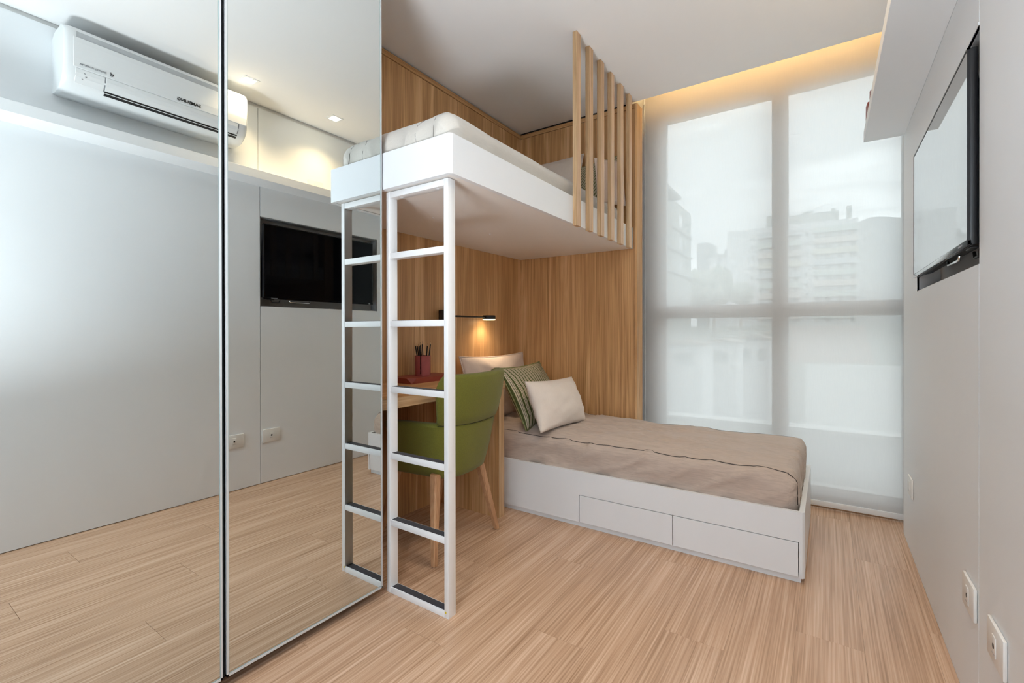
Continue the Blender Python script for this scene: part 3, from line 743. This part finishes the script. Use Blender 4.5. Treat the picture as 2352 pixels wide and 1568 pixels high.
def sec_low(s, i):
    z0, z1 = .372, .648-.010*max(0, abs(s)-.5)
    th = .058
    out = []
    for z in (z0, z0+.012, z0+.04, .45, .50, .55, .60, z1-.018): out.append((flare(z)-(.016 if z == z0 else 0), z))
    out.append((flare(z1)-.005, z1-.006)); out.append((flare(z1)-.018, z1)); out.append((flare(z1)-th+.016, z1)); out.append((flare(z1)-th+.003, z1-.007))
    for z in (.58, .50, .42, z0): out.append((flare(z)-th, z))
    return out
shell(base, NB, sec_low, 'seat_shell', M['green'], chr_)
bp = plan(.245, .16, 0, 44, 75)
NBp = normals(bp)
def sec_up(s, i):
    e = max(0, (abs(s)-.80)/.20)
    z1 = .880-.070*e**2.2; z0 = .637+.012*e**2
    th = .062; o = .010+.0*abs(s)
    ed = -.010*e**2
    out = [(flare(z0)+o-.014, z0), (flare(z0)+o-.002, z0+.006)]
    for k in range(1, 7):
        z = z0+.006+(z1-.024-z0)*k/6; out.append((flare(z)+o+.006*math.sin(k/6*math.pi)+ed, z))
    out += [(flare(z1)+o-.006, z1-.008), (flare(z1)+o-.020, z1), (flare(z1)+o-th+.018, z1), (flare(z1)+o-th+.003, z1-.008)]
    for k in range(5, 0, -1):
        z = z0+(z1-.02-z0)*k/6; out.append((flare(z)+o-th-.004*math.sin(k/6*math.pi), z))
    out.append((flare(z0)+o-th+.01, z0))
    return out
bo = shell(bp, NBp, sec_up, 'backrest', M['green'], chr_)
# seat cushion and underside
seatpts = [crot(p[0]+n_.x*(-.105), p[1]+n_.y*(-.105)) for p, n_ in zip(base, NB)]
MB().prism(seatpts, .376, .468, 2).build('seat_cushion', M['green'], chr_, bevel=.015, seg=3)
# stitched line where back and shell meet
seam = [(*crot(p[0]+n_.x*(flare(.64)+.0005), p[1]+n_.y*(flare(.64)+.0005)), .6385) for p, n_ in zip(bp, NBp)]
surf_line(seam, .0016, 'stitched_seam', bo, M['oliveseam'])
def leg(foot, topc, wf_=.0125, wt_=.0215):
    f_, t_ = Vector(foot), Vector(topc); rings = []
    for k in range(5):
        q = f_.lerp(t_, k/4); w = wf_+(wt_-wf_)*k/4; c = w*.32
        rings.append([(q.x+a, q.y+b, q.z) for a, b in ((-w+c, -w), (w-c, -w), (w, -w+c), (w, w-c), (w-c, w), (-w+c, w), (-w, w-c), (-w, -w+c))])
    g = MB().rings(rings).build('leg', M['leg'], chr_)
    MB().lathe([(.010, 0), (.010, .004)], (foot[0], foot[1], 0), 10).build('glide', M['black'], g)
leg((-1.494, 1.563, .003), (-1.545, 1.628, .40)); leg((-1.497, 2.056, .003), (-1.545, 1.955, .40))
leg((-1.92, 1.60, .003), (-1.83, 1.66, .40)); leg((-1.92, 2.04, .003), (-1.83, 1.98, .40))

# ------------------------------------------------------------------ shelf, sockets, leather boxes
sh = tag(box('wall_shelf', M['wallpanel'], (.163, XR-.0005, YN+.005, 3.180, 2.104, 2.160), bevel=.0008, seg=1), 'long thick white shelf running along the white wall above the television', 'shelf')
def keepsake(y0, y1, z1, label):
    mb = MB(); x0, x1 = .1665, .285
    mb.add([(x0, y0, 2.1605), (x1, y0, 2.1605), (x1, y1, 2.1605), (x0, y1, 2.1605), (x0, y0+.02, z1-.03), (x1, y0+.02, z1-.02), (x1, y1-.02, z1), (x0, y1-.012, z1)],
           [(0, 3, 2, 1), (4, 5, 6, 7), (0, 1, 5, 4), (1, 2, 6, 5), (2, 3, 7, 6), (3, 0, 4, 7)])
    o = thing('keepsake_box', (.225, (y0+y1)/2, 2.1605), label, 'box', 'leather boxes on the shelf')
    b = mb.build('body', M['leather'], o, bevel=.003)
    MB().box(x0+.03, x1-.03, y0+.05, y1-.05, z1-.025, z1+.003).build('lid', M['leather2'], o)
keepsake(2.92, 3.09, 2.258, 'dark red leather box on the shelf end nearest the window')
keepsake(2.70, 2.82, 2.226, 'lower dark red leather box further along the white shelf')
def socket(yc, zc, label, hole=True, w=.128, h=.092, x=XR):
    t = thing('wall_socket', (x, yc, zc), label, 'socket', 'white wall sockets')
    MB().box(x-.009, x-.0002, yc-w/2, yc+w/2, zc-h/2, zc+h/2).build('cover_plate', M['plate'], t, bevel=.004)
    md = MB().box(x-.0108, x-.008, yc-.014, yc+.014, zc-.024, zc+.024).build('module', M['plate'], t, bevel=.001)
    if hole: MB().lathe([(.0065, x-.0112), (.0065, x-.0105)], (0, yc, zc), 14, axis=0).build('jack_hole', M['black'], md)
    MB().box(x-.0111, x-.0105, yc-.010, yc+.010, zc-.018, zc-.0165).build('module_line', M['greyprint'], md)
socket(1.800, .335, 'white cable outlet plate just window-side of the wall joint, below the television')
socket(1.545, .335, 'white cable outlet plate nearest the camera, low on the white wall')
socket(2.925, .330, 'white socket plate low on the white wall nearest the window', hole=False)
socket(2.155, 2.2105, 'white socket plate standing just above the long shelf', hole=False, h=.090)

# ------------------------------------------------------------------ television
tv = thing('television', (.36, 2.215, 1.31), 'flat black television on a bracket in the wall niche', 'television')
TY0, TY1, TZ0, TZ1, TX = 1.740, 2.694, 1.312, 1.846, .314
MB().box(TX+.004, TX+.022, TY0, TY1, TZ0, TZ1).build('back_cover', M['tvbody'], tv, bevel=.004)
MB().prism([(TX+.02, TZ0+.004), (TX+.055, TZ0+.012), (TX+.055, TZ0+.26), (TX+.02, TZ1-.05)], TY0+.012, TY1-.05, 1).build('back_bulge', M['tvbody'], tv)
sc_ = box('screen', M['gloss'], (TX+.0006, TX+.005, TY0+.006, TY1-.006, TZ0+.015, TZ1-.006), tv)
MB().box(TX-.001, TX+.010, TY0, TY1, TZ0-.001, TZ0+.014).build('lower_bezel', M['gloss'], tv, bevel=.002)
MB().box(TX-.0005, TX+.006, TY0, TY0+.005, TZ0, TZ1).box(TX-.0005, TX+.006, TY1-.005, TY1, TZ0, TZ1).box(TX-.0005, TX+.006, TY0, TY1, TZ1-.005, TZ1).build('bezel', M['tvbody'], tv)
MB().box(TX-.0016, TX, TY0+.052, TY0+.10, TZ0+.004, TZ0+.0085).build('print', M['greyprint'], tv)
MB().box(TX-.0016, TX, TY1-.045, TY1-.030, TZ0+.004, TZ0+.009).build('label_sticker', M['plastic'], tv)
MB().box(TX+.012, TX+.030, TY0+.035, TY0+.085, TZ0-.006, TZ0).build('infrared_window', M['black'], tv, bevel=.002)
MB().tube([(TX+.02, TY0+.20, TZ0-.004), (TX+.02, TY0+.21, TZ0-.016), (TX+.02, TY0+.36, TZ0-.016), (TX+.02, TY0+.37, TZ0-.004)], .004, 8).build('bracket_bar', M['chrome'], tv, smooth=True)
MB().tube([(TX+.04, TY0+.07, TZ0-.004), (TX+.04, TY0+.08, TZ0-.022), (TX+.04, TY0+.13, TZ0-.022), (TX+.04, TY0+.14, TZ0-.004)], .004, 8).build('cable', M['black'], tv, smooth=True)
MB().box(TX+.05, .411, 2.10, 2.34, 1.45, 1.70).build('wall_mount', M['tvbody'], tv)

# ------------------------------------------------------------------ air conditioner
AY0, AY1 = .662, 1.545
ac = thing('air_conditioner', (XR, (AY0+AY1)/2, 2.30), 'white wall-mounted split air conditioner above the shelf', 'air conditioner')
def acprof(d0=0):
    P_ = [(0, 2.306), (0, 2.595), (.04, 2.616), (.165, 2.618), (.195, 2.606), (.208, 2.585), (.211, 2.54), (.206, 2.425), (.196, 2.372), (.168, 2.335), (.125, 2.310), (.05, 2.300)]
    return [(XR-.0005-x, z) for x, z in P_]
def acbody():
    pr = acprof(); cx = XR-.10; cz = 2.46; rings = []
    for y, k in ((AY0, .93), (AY0+.006, .965), (AY0+.018, .99), (AY0+.04, 1), (AY1-.04, 1), (AY1-.018, .99), (AY1-.006, .965), (AY1, .93)):
        rings.append([(XR-.0005-(XR-.0005-x)*(k if x < XR-.06 else 1), y, cz+(z-cz)*(k*.5+.5)) for x, z in pr])
    return MB().rings(rings)
acbody().build('housing', M['plastic'], ac, smooth=True)
def frontx(z):   # front surface x at height z
    P_ = [(.125, 2.310), (.168, 2.335), (.196, 2.372), (.206, 2.425), (.211, 2.54), (.208, 2.585), (.195, 2.606)]
    for (a, za), (b, zb) in zip(P_, P_[1:]):
        if za <= z <= zb: return XR-.0005-(a+(b-a)*(z-za)/(zb-za))
    return XR-.2
def acstrip(y0, y1, zs, off, thick=.006):
    rings = []
    f = [(frontx(z)-off, z) for z in zs]; b = [(x+thick, z) for x, z in f][::-1]
    for y in (y0, y1): rings.append([(x, y, z) for x, z in f+b])
    return MB().rings(rings)
acstrip(AY0+.036, AY1-.012, [2.408, 2.45, 2.50, 2.53, 2.556], .0035).build('front_panel', M['plastic'], ac, bevel=.002, seg=1)
acstrip(AY0+.046, AY1-.016, [2.556, 2.565, 2.575, 2.584], .0012, .004).build('panel_groove', M['groove'], ac)
acstrip(AY0+.165, AY1-.060, [2.346, 2.365, 2.385, 2.405], .003).build('louver', M['plastic'], ac, bevel=.0015, seg=1)
acstrip(AY0+.045, AY0+.160, [2.338, 2.365, 2.385, 2.405], .0022).build('display_cover', M['plastic'], ac, bevel=.0015, seg=1)
acstrip(AY0+.160, AY0+.1645, [2.338, 2.365, 2.385, 2.405], .0014).build('louver_gap', M['greyprint'], ac)
acstrip(AY1-.0595, AY1-.055, [2.332, 2.365, 2.385, 2.405], .0014).build('louver_gap', M['greyprint'], ac)
acstrip(AY0+.165, AY1-.055, [2.326, 2.333, 2.3435], .0012, .004).build('air_slot', M['black'], ac)
RX = Matrix(((0, 0, -1, 0), (-1, 0, 0, 0), (0, 1, 0, 0), (0, 0, 0, 1)))   # text facing -x, reading along -y
text('lettering', 'SAMSUNG', .0245, M['ink'], Matrix.Translation((frontx(2.428)-.0037, 1.205, 2.428)) @ RX @ Matrix.Scale(1.1, 4, (1, 0, 0)), ac, bold=.0007)
text('small_lettering', 'DIGITAL INVERTER', .0125, M['greyprint'], Matrix.Translation((frontx(2.432)-.0037, .772, 2.426)) @ RX, ac)
text('emblem', 'd', .030, M['ink'], Matrix.Translation((frontx(2.43)-.0037, .848, 2.428)) @ RX, ac)
for y, z in ((.742, 2.388), (.748, 2.374), (.735, 2.362)):
    MB().box(frontx(z)-.0026, frontx(z)-.001, y-.003, y+.003, z-.002, z+.002).build('indicator', M['greyprint'], ac)
MB().box(.155, .185, AY0-.0016+.004, AY0+.004, 2.43, 2.53).build('rating_sticker', M['greyprint'], ac)

# ------------------------------------------------------------------ outside: terrace edge, town and hill
E_ = {}
E_['concrete'] = mat('pale_concrete', (.70, .70, .69), .9, var=.05, vscale=1)
E_['render'] = mat('pale_render', (.66, .67, .685), .9, var=.04, vscale=.2)
E_['shade'] = mat('grey_green_render', (.40, .43, .415), .9, var=.06, vscale=.3)
E_['slate'] = mat('grey_slab', (.36, .39, .40), .9, var=.05, vscale=.2)
E_['bandg'] = mat('pale_green_balcony', (.52, .575, .545), .9)
E_['bandp'] = mat('pale_peach_balcony', (.585, .54, .505), .9)
E_['bandy'] = mat('pale_yellow_balcony', (.575, .56, .48), .9)
E_['bandb'] = mat('pale_blue_balcony', (.52, .55, .575), .9)
E_['recess'] = mat('balcony_recess', (.40, .405, .40), .9)
E_['win'] = mat('far_window_glass', (.62, .65, .67), .2)
E_['hill'] = mat('misty_hillside', (.49, .505, .51), 1, var=.08, vscale=.02)
E_['ground'] = mat('town_ground', (.44, .455, .435), 1, var=.12, vscale=.05)
E_['earth'] = mat('pink_earth', (.53, .455, .425), 1, var=.08, vscale=.1)
E_['leaf'] = mat('dusky_foliage', (.33, .36, .315), 1, var=.2, vscale=.6)
E_['roof'] = mat('weathered_tile', (.44, .40, .37), .9)
tag(MB().box(-700, 700, -700, 900, -26.5, -26).build('ground', E_['ground']), kind='structure')
tag(MB().box(-4, 3, -5.0, YN-.14, -.30, -.02).build('bounce_slab', M['tile']), kind='structure')  # unseen white slab, put in to bounce daylight up to the ceiling
tag(MB().box(-6, 6, 3.62, 4.12, -.9, -.12).box(-6, 6, 4.12, 4.26, -.9, .33).build('balcony_parapet', E_['concrete']), 'white concrete parapet outside the window', 'parapet')
tag(MB().box(-6, 6, 4.10, 4.28, .33, .352).build('coping', E_['concrete']), 'pale stone coping along the parapet outside the window', 'coping')

def px_x(u, Y): return pix(u, 760, Y).x
def px_z(u, v, Y): return pix(u, v, Y).z
# big apartment block
Yb = 160
ab = thing('apartment_block', (px_x(1820, Yb), Yb, -26), 'large pale apartment block with rows of pastel balconies across the valley', 'building')
X0, X1 = px_x(1670, Yb), px_x(1972, Yb); ztop = px_z(1772, 521, Yb); zlow = -26
MB().box(X0, X1, Yb, Yb+18, zlow, ztop).build('wall', E_['render'], ab)
px0, px1 = px_x(1812, Yb), px_x(1927, Yb)
MB().box(px0-1.5, px1, Yb+3, Yb+14, ztop, px_z(1870, 484, Yb)).build('penthouse', E_['shade'], ab)
MB().box(px_x(1841, Yb), px_x(1867, Yb), Yb+4, Yb+9, ztop, px_z(1855, 479, Yb)).build('tank_room', E_['shade'], ab)
MB().box(px_x(1909, Yb), px_x(1919, Yb), Yb+4, Yb+8, ztop, px_z(1914, 471, Yb)).build('vent', E_['shade'], ab)
MB().box(px_x(1945, Yb), px_x(1957, Yb), Yb+2, Yb+5, ztop, px_z(1951, 468, Yb)).build('chimney', E_['shade'], ab)
MB().box(px_x(1759, Yb), px_x(1772, Yb), Yb+2, Yb+5, ztop, px_z(1765, 493, Yb)).build('chimney', E_['shade'], ab)
bands = ['bandb', 'bandg', 'bandp', 'bandy', 'bandb', 'bandg', 'bandp', 'bandg', 'bandp', 'bandg']
fh = 3.05
for bay, (ua, ub) in enumerate(((1741, 1840), (1868, 1970))):
    xa, xb = px_x(ua, Yb), px_x(ub, Yb)
    for k, c in enumerate(bands):
        z1 = ztop-1.6-fh*k
        MB().box(xa, xb, Yb-1.3, Yb-.02, z1-1.75, z1-.2).build('balcony', E_[c if bay == 0 else bands[(k+1) % 10]], ab)
        w_ = MB().box(xa+.4, xb-.4, Yb-.03, Yb+.01, z1-3.0, z1-1.8).build('window', E_['recess'], ab)
        for q_ in range(3):
            w0 = xa+.9+(xb-xa-1.8)*(q_+.12)/3; MB().box(w0, w0+(xb-xa)*.16, Yb-.06, Yb-.03, z1-2.9, z1-1.9).build('pane', E_['win'], w_)
for k in range(9):
    z1 = ztop-2.2-fh*k
    for u_ in (1728, 1853):
        MB().box(px_x(u_-3, Yb), px_x(u_+3, Yb), Yb-.05, Yb+.01, z1-1.2, z1).build('window', E_['recess'], ab)
# near grey-green building at the left
nb = thing('corner_building', (-16, 60, -26), 'grey-green building with an overhanging roof at the left edge of the view', 'building')
Yn = 75; xs = px_x(1587, Yn)
zt_ = px_z(1587, 492, Yn)
MB().box(xs-22, xs, 24, Yn, -26, zt_).build('wall', E_['shade'], nb)
Yr = 50; zr = px_z(1565, 451, Yr); xr = px_x(1565, Yr)
MB().box(xs-22, xr, 20, Yr, zr-.35, zr).build('roof', E_['slate'], nb)
MB().box(xs-21, xs-1.2, 22, Yr-2, zt_, zr-.35).build('top_storey', E_['slate'], nb)
for k in range(3):
    for q_, y_ in enumerate((34, 42, 50, 59, 68)):
        MB().box(xs-.02, xs+.05, y_, y_+1.6, zt_-3.2-3.1*k, zt_-1.6-3.1*k).build('window', E_['win'], nb)
    MB().box(xs-.01, xs+.25, 24, Yn, zt_-3.9-3.1*k, zt_-3.7-3.1*k).build('ledge', E_['slate'], nb)
# stepped tower and low blocks
Yt = 190
tw = thing('stepped_tower', (px_x(1620, Yt), Yt, -26), 'distant stepped grey tower between the two larger buildings', 'building')
MB().box(px_x(1601, Yt), px_x(1633, Yt), Yt, Yt+9, -26, px_z(1615, 559, Yt)).build('wall', E_['slate'], tw)
MB().box(px_x(1633, Yt), px_x(1641, Yt), Yt, Yt+9, -26, px_z(1637, 576, Yt)).build('wing', E_['slate'], tw)
MB().box(px_x(1604, Yt), px_x(1626, Yt), Yt+1, Yt+6, px_z(1615, 559, Yt), px_z(1615, 556.5, Yt)).build('roof_slab', E_['slate'], tw)
lbk = thing('low_block', (px_x(1655, 175), 175, -26), 'low pale block with a flat roof beside the distant tower', 'building')
MB().box(px_x(1630, 175), px_x(1672, 175), 175, 186, -26, px_z(1650, 588, 175)).build('wall', E_['render'], lbk)
MB().box(px_x(1628, 175), px_x(1674, 175), 174.5, 187, px_z(1650, 588, 175), px_z(1650, 584, 175)).build('roof', E_['slate'], lbk)
MB().box(px_x(1661, 175), px_x(1671, 175), 177, 180, px_z(1650, 584, 175), px_z(1666, 571, 175)).build('tank_room', E_['slate'], lbk)
am = thing('antenna_mast', (px_x(1646, 172), 172, -26), 'slim lattice antenna mast rising in front of the low block', 'mast')
MB().box(px_x(1644.5, 172), px_x(1647.5, 172), 171.8, 172, -26, px_z(1646, 562, 172)).build('pole', E_['concrete'], am)
for k in range(6): MB().box(px_x(1642.5, 172), px_x(1649.5, 172), 171.7, 172.1, px_z(1646, 566+5*k, 172), px_z(1646, 565+5*k, 172)).build('crossbar', E_['concrete'], am)
# hill at the right
Yh = 420; prof = [(1955, 520), (1975, 508), (1998, 499), (2020, 497), (2045, 498), (2075, 500), (2150, 500), (2300, 540)]
hp = [(px_x(u, Yh), px_z(u, v, Yh)) for u, v in prof]
hp = [(hp[0][0]-30, -26)]+hp+[(hp[-1][0]+60, -26)]
tag(MB().prism(hp, Yh, Yh+120, 1).build('hill', E_['hill']), kind='structure')
# trees, houses and the earth bank below
def crown(name, c, rx, ry, rz, label, seed, parts=True):
    t = thing(name, (c[0], c[1], -26), label, 'tree', 'trees below the buildings')
    mb = MB(); V = []; F = []; nu, nv = 26, 16
    for j in range(nv+1):
        for i in range(nu):
            a = i*2*math.pi/nu; b = -math.pi/2+math.pi*j/nv
            d = Vector((math.cos(b)*math.cos(a), math.cos(b)*math.sin(a), math.sin(b)))
            k = 1+.28*noise.noise(d*2.6+Vector((seed, 0, 0)))+.14*noise.noise(d*7+Vector((0, seed, 0)))
            V.append((c[0]+d.x*rx*k, c[1]+d.y*ry*k, c[2]+d.z*rz*k))
    for j in range(nv):
        for i in range(nu): F.append((j*nu+i, j*nu+(i+1) % nu, (j+1)*nu+(i+1) % nu, (j+1)*nu+i))
    mb.add(V, F).build('crown', E_['leaf'], t, smooth=True)
    MB().tube([(c[0], c[1], -26), (c[0], c[1], c[2])], [.5, .25], 8).build('trunk', E_['roof'], t)
p = pix(1578, 672, 92); crown('broad_tree', p, 6.5, 5, 3.6, 'broad dusky tree below the overhanging roof at the left of the view', 1.5)
p = pix(1640, 660, 105); crown('broad_tree', p, 4.0, 3.5, 4.0, 'dusky tree standing under the distant stepped tower', 4.5)
p = pix(1702, 674, 120); crown('broad_tree', p, 2.6, 3, 2.6, 'small round tree at the foot of the large apartment block', 7.5)
def house(u0, u1, vt, vb, Y, roof, label, nwin):
    x0, x1 = px_x(u0, Y), px_x(u1, Y); zt2, zb2 = px_z((u0+u1)/2, vt, Y), px_z((u0+u1)/2, vb, Y)
    t = thing('house', ((x0+x1)/2, Y, zb2), label, 'building')
    MB().box(x0, x1, Y, Y+7, -26, zt2).build('wall', E_['render'], t)
    MB().prism([(x0-.4, zt2), (x1+.4, zt2), ((x0+x1)/2, zt2+(x1-x0)*roof)], Y-.4, Y+7.4, 1).build('roof', E_['roof'], t)
    for k in range(nwin):
        a = x0+(x1-x0)*(k+.25)/nwin; MB().box(a, a+(x1-x0)*.5/nwin, Y-.05, Y+.01, zb2+(zt2-zb2)*.45, zb2+(zt2-zb2)*.75).build('window', E_['slate'], t)
house(1532, 1612, 790, 870, 60, .12, 'low white house with a shallow roof, second from the mullion outside', 1)
house(1620, 1690, 786, 872, 72, .14, 'low white house with a shallow roof closest to the mullion outside', 1)
house(1700, 1765, 778, 868, 84, .2, 'narrow pale house with a steeper roof just left of the mullion', 2)
tag(MB().prism([(px_x(1815, 66), px_z(1815, 747, 66)), (px_x(1985, 66), px_z(1985, 747, 66)), (px_x(2010, 66), px_z(2010, 836, 66)), (px_x(1815, 66), px_z(1815, 832, 66))], 66, 72, 1).build('earth_bank', E_['earth']), 'pinkish bare earth bank below the apartment block', 'earth bank')
tag(MB().box(px_x(1850, 64), px_x(2110, 64), 63.6, 64, -26, px_z(1900, 836, 64)).build('boundary_wall', E_['concrete']), 'long pale boundary wall at the foot of the earth bank', 'wall')
tag(MB().prism([(px_x(1500, 130), px_z(1500, 752, 130)), (px_x(2150, 130), px_z(2150, 740, 130)), (px_x(2150, 130), -26), (px_x(1500, 130), -26)], 130, 134, 1).build('terrace_bank', E_['ground']), 'grey-green terraced bank under the apartment block', 'bank')
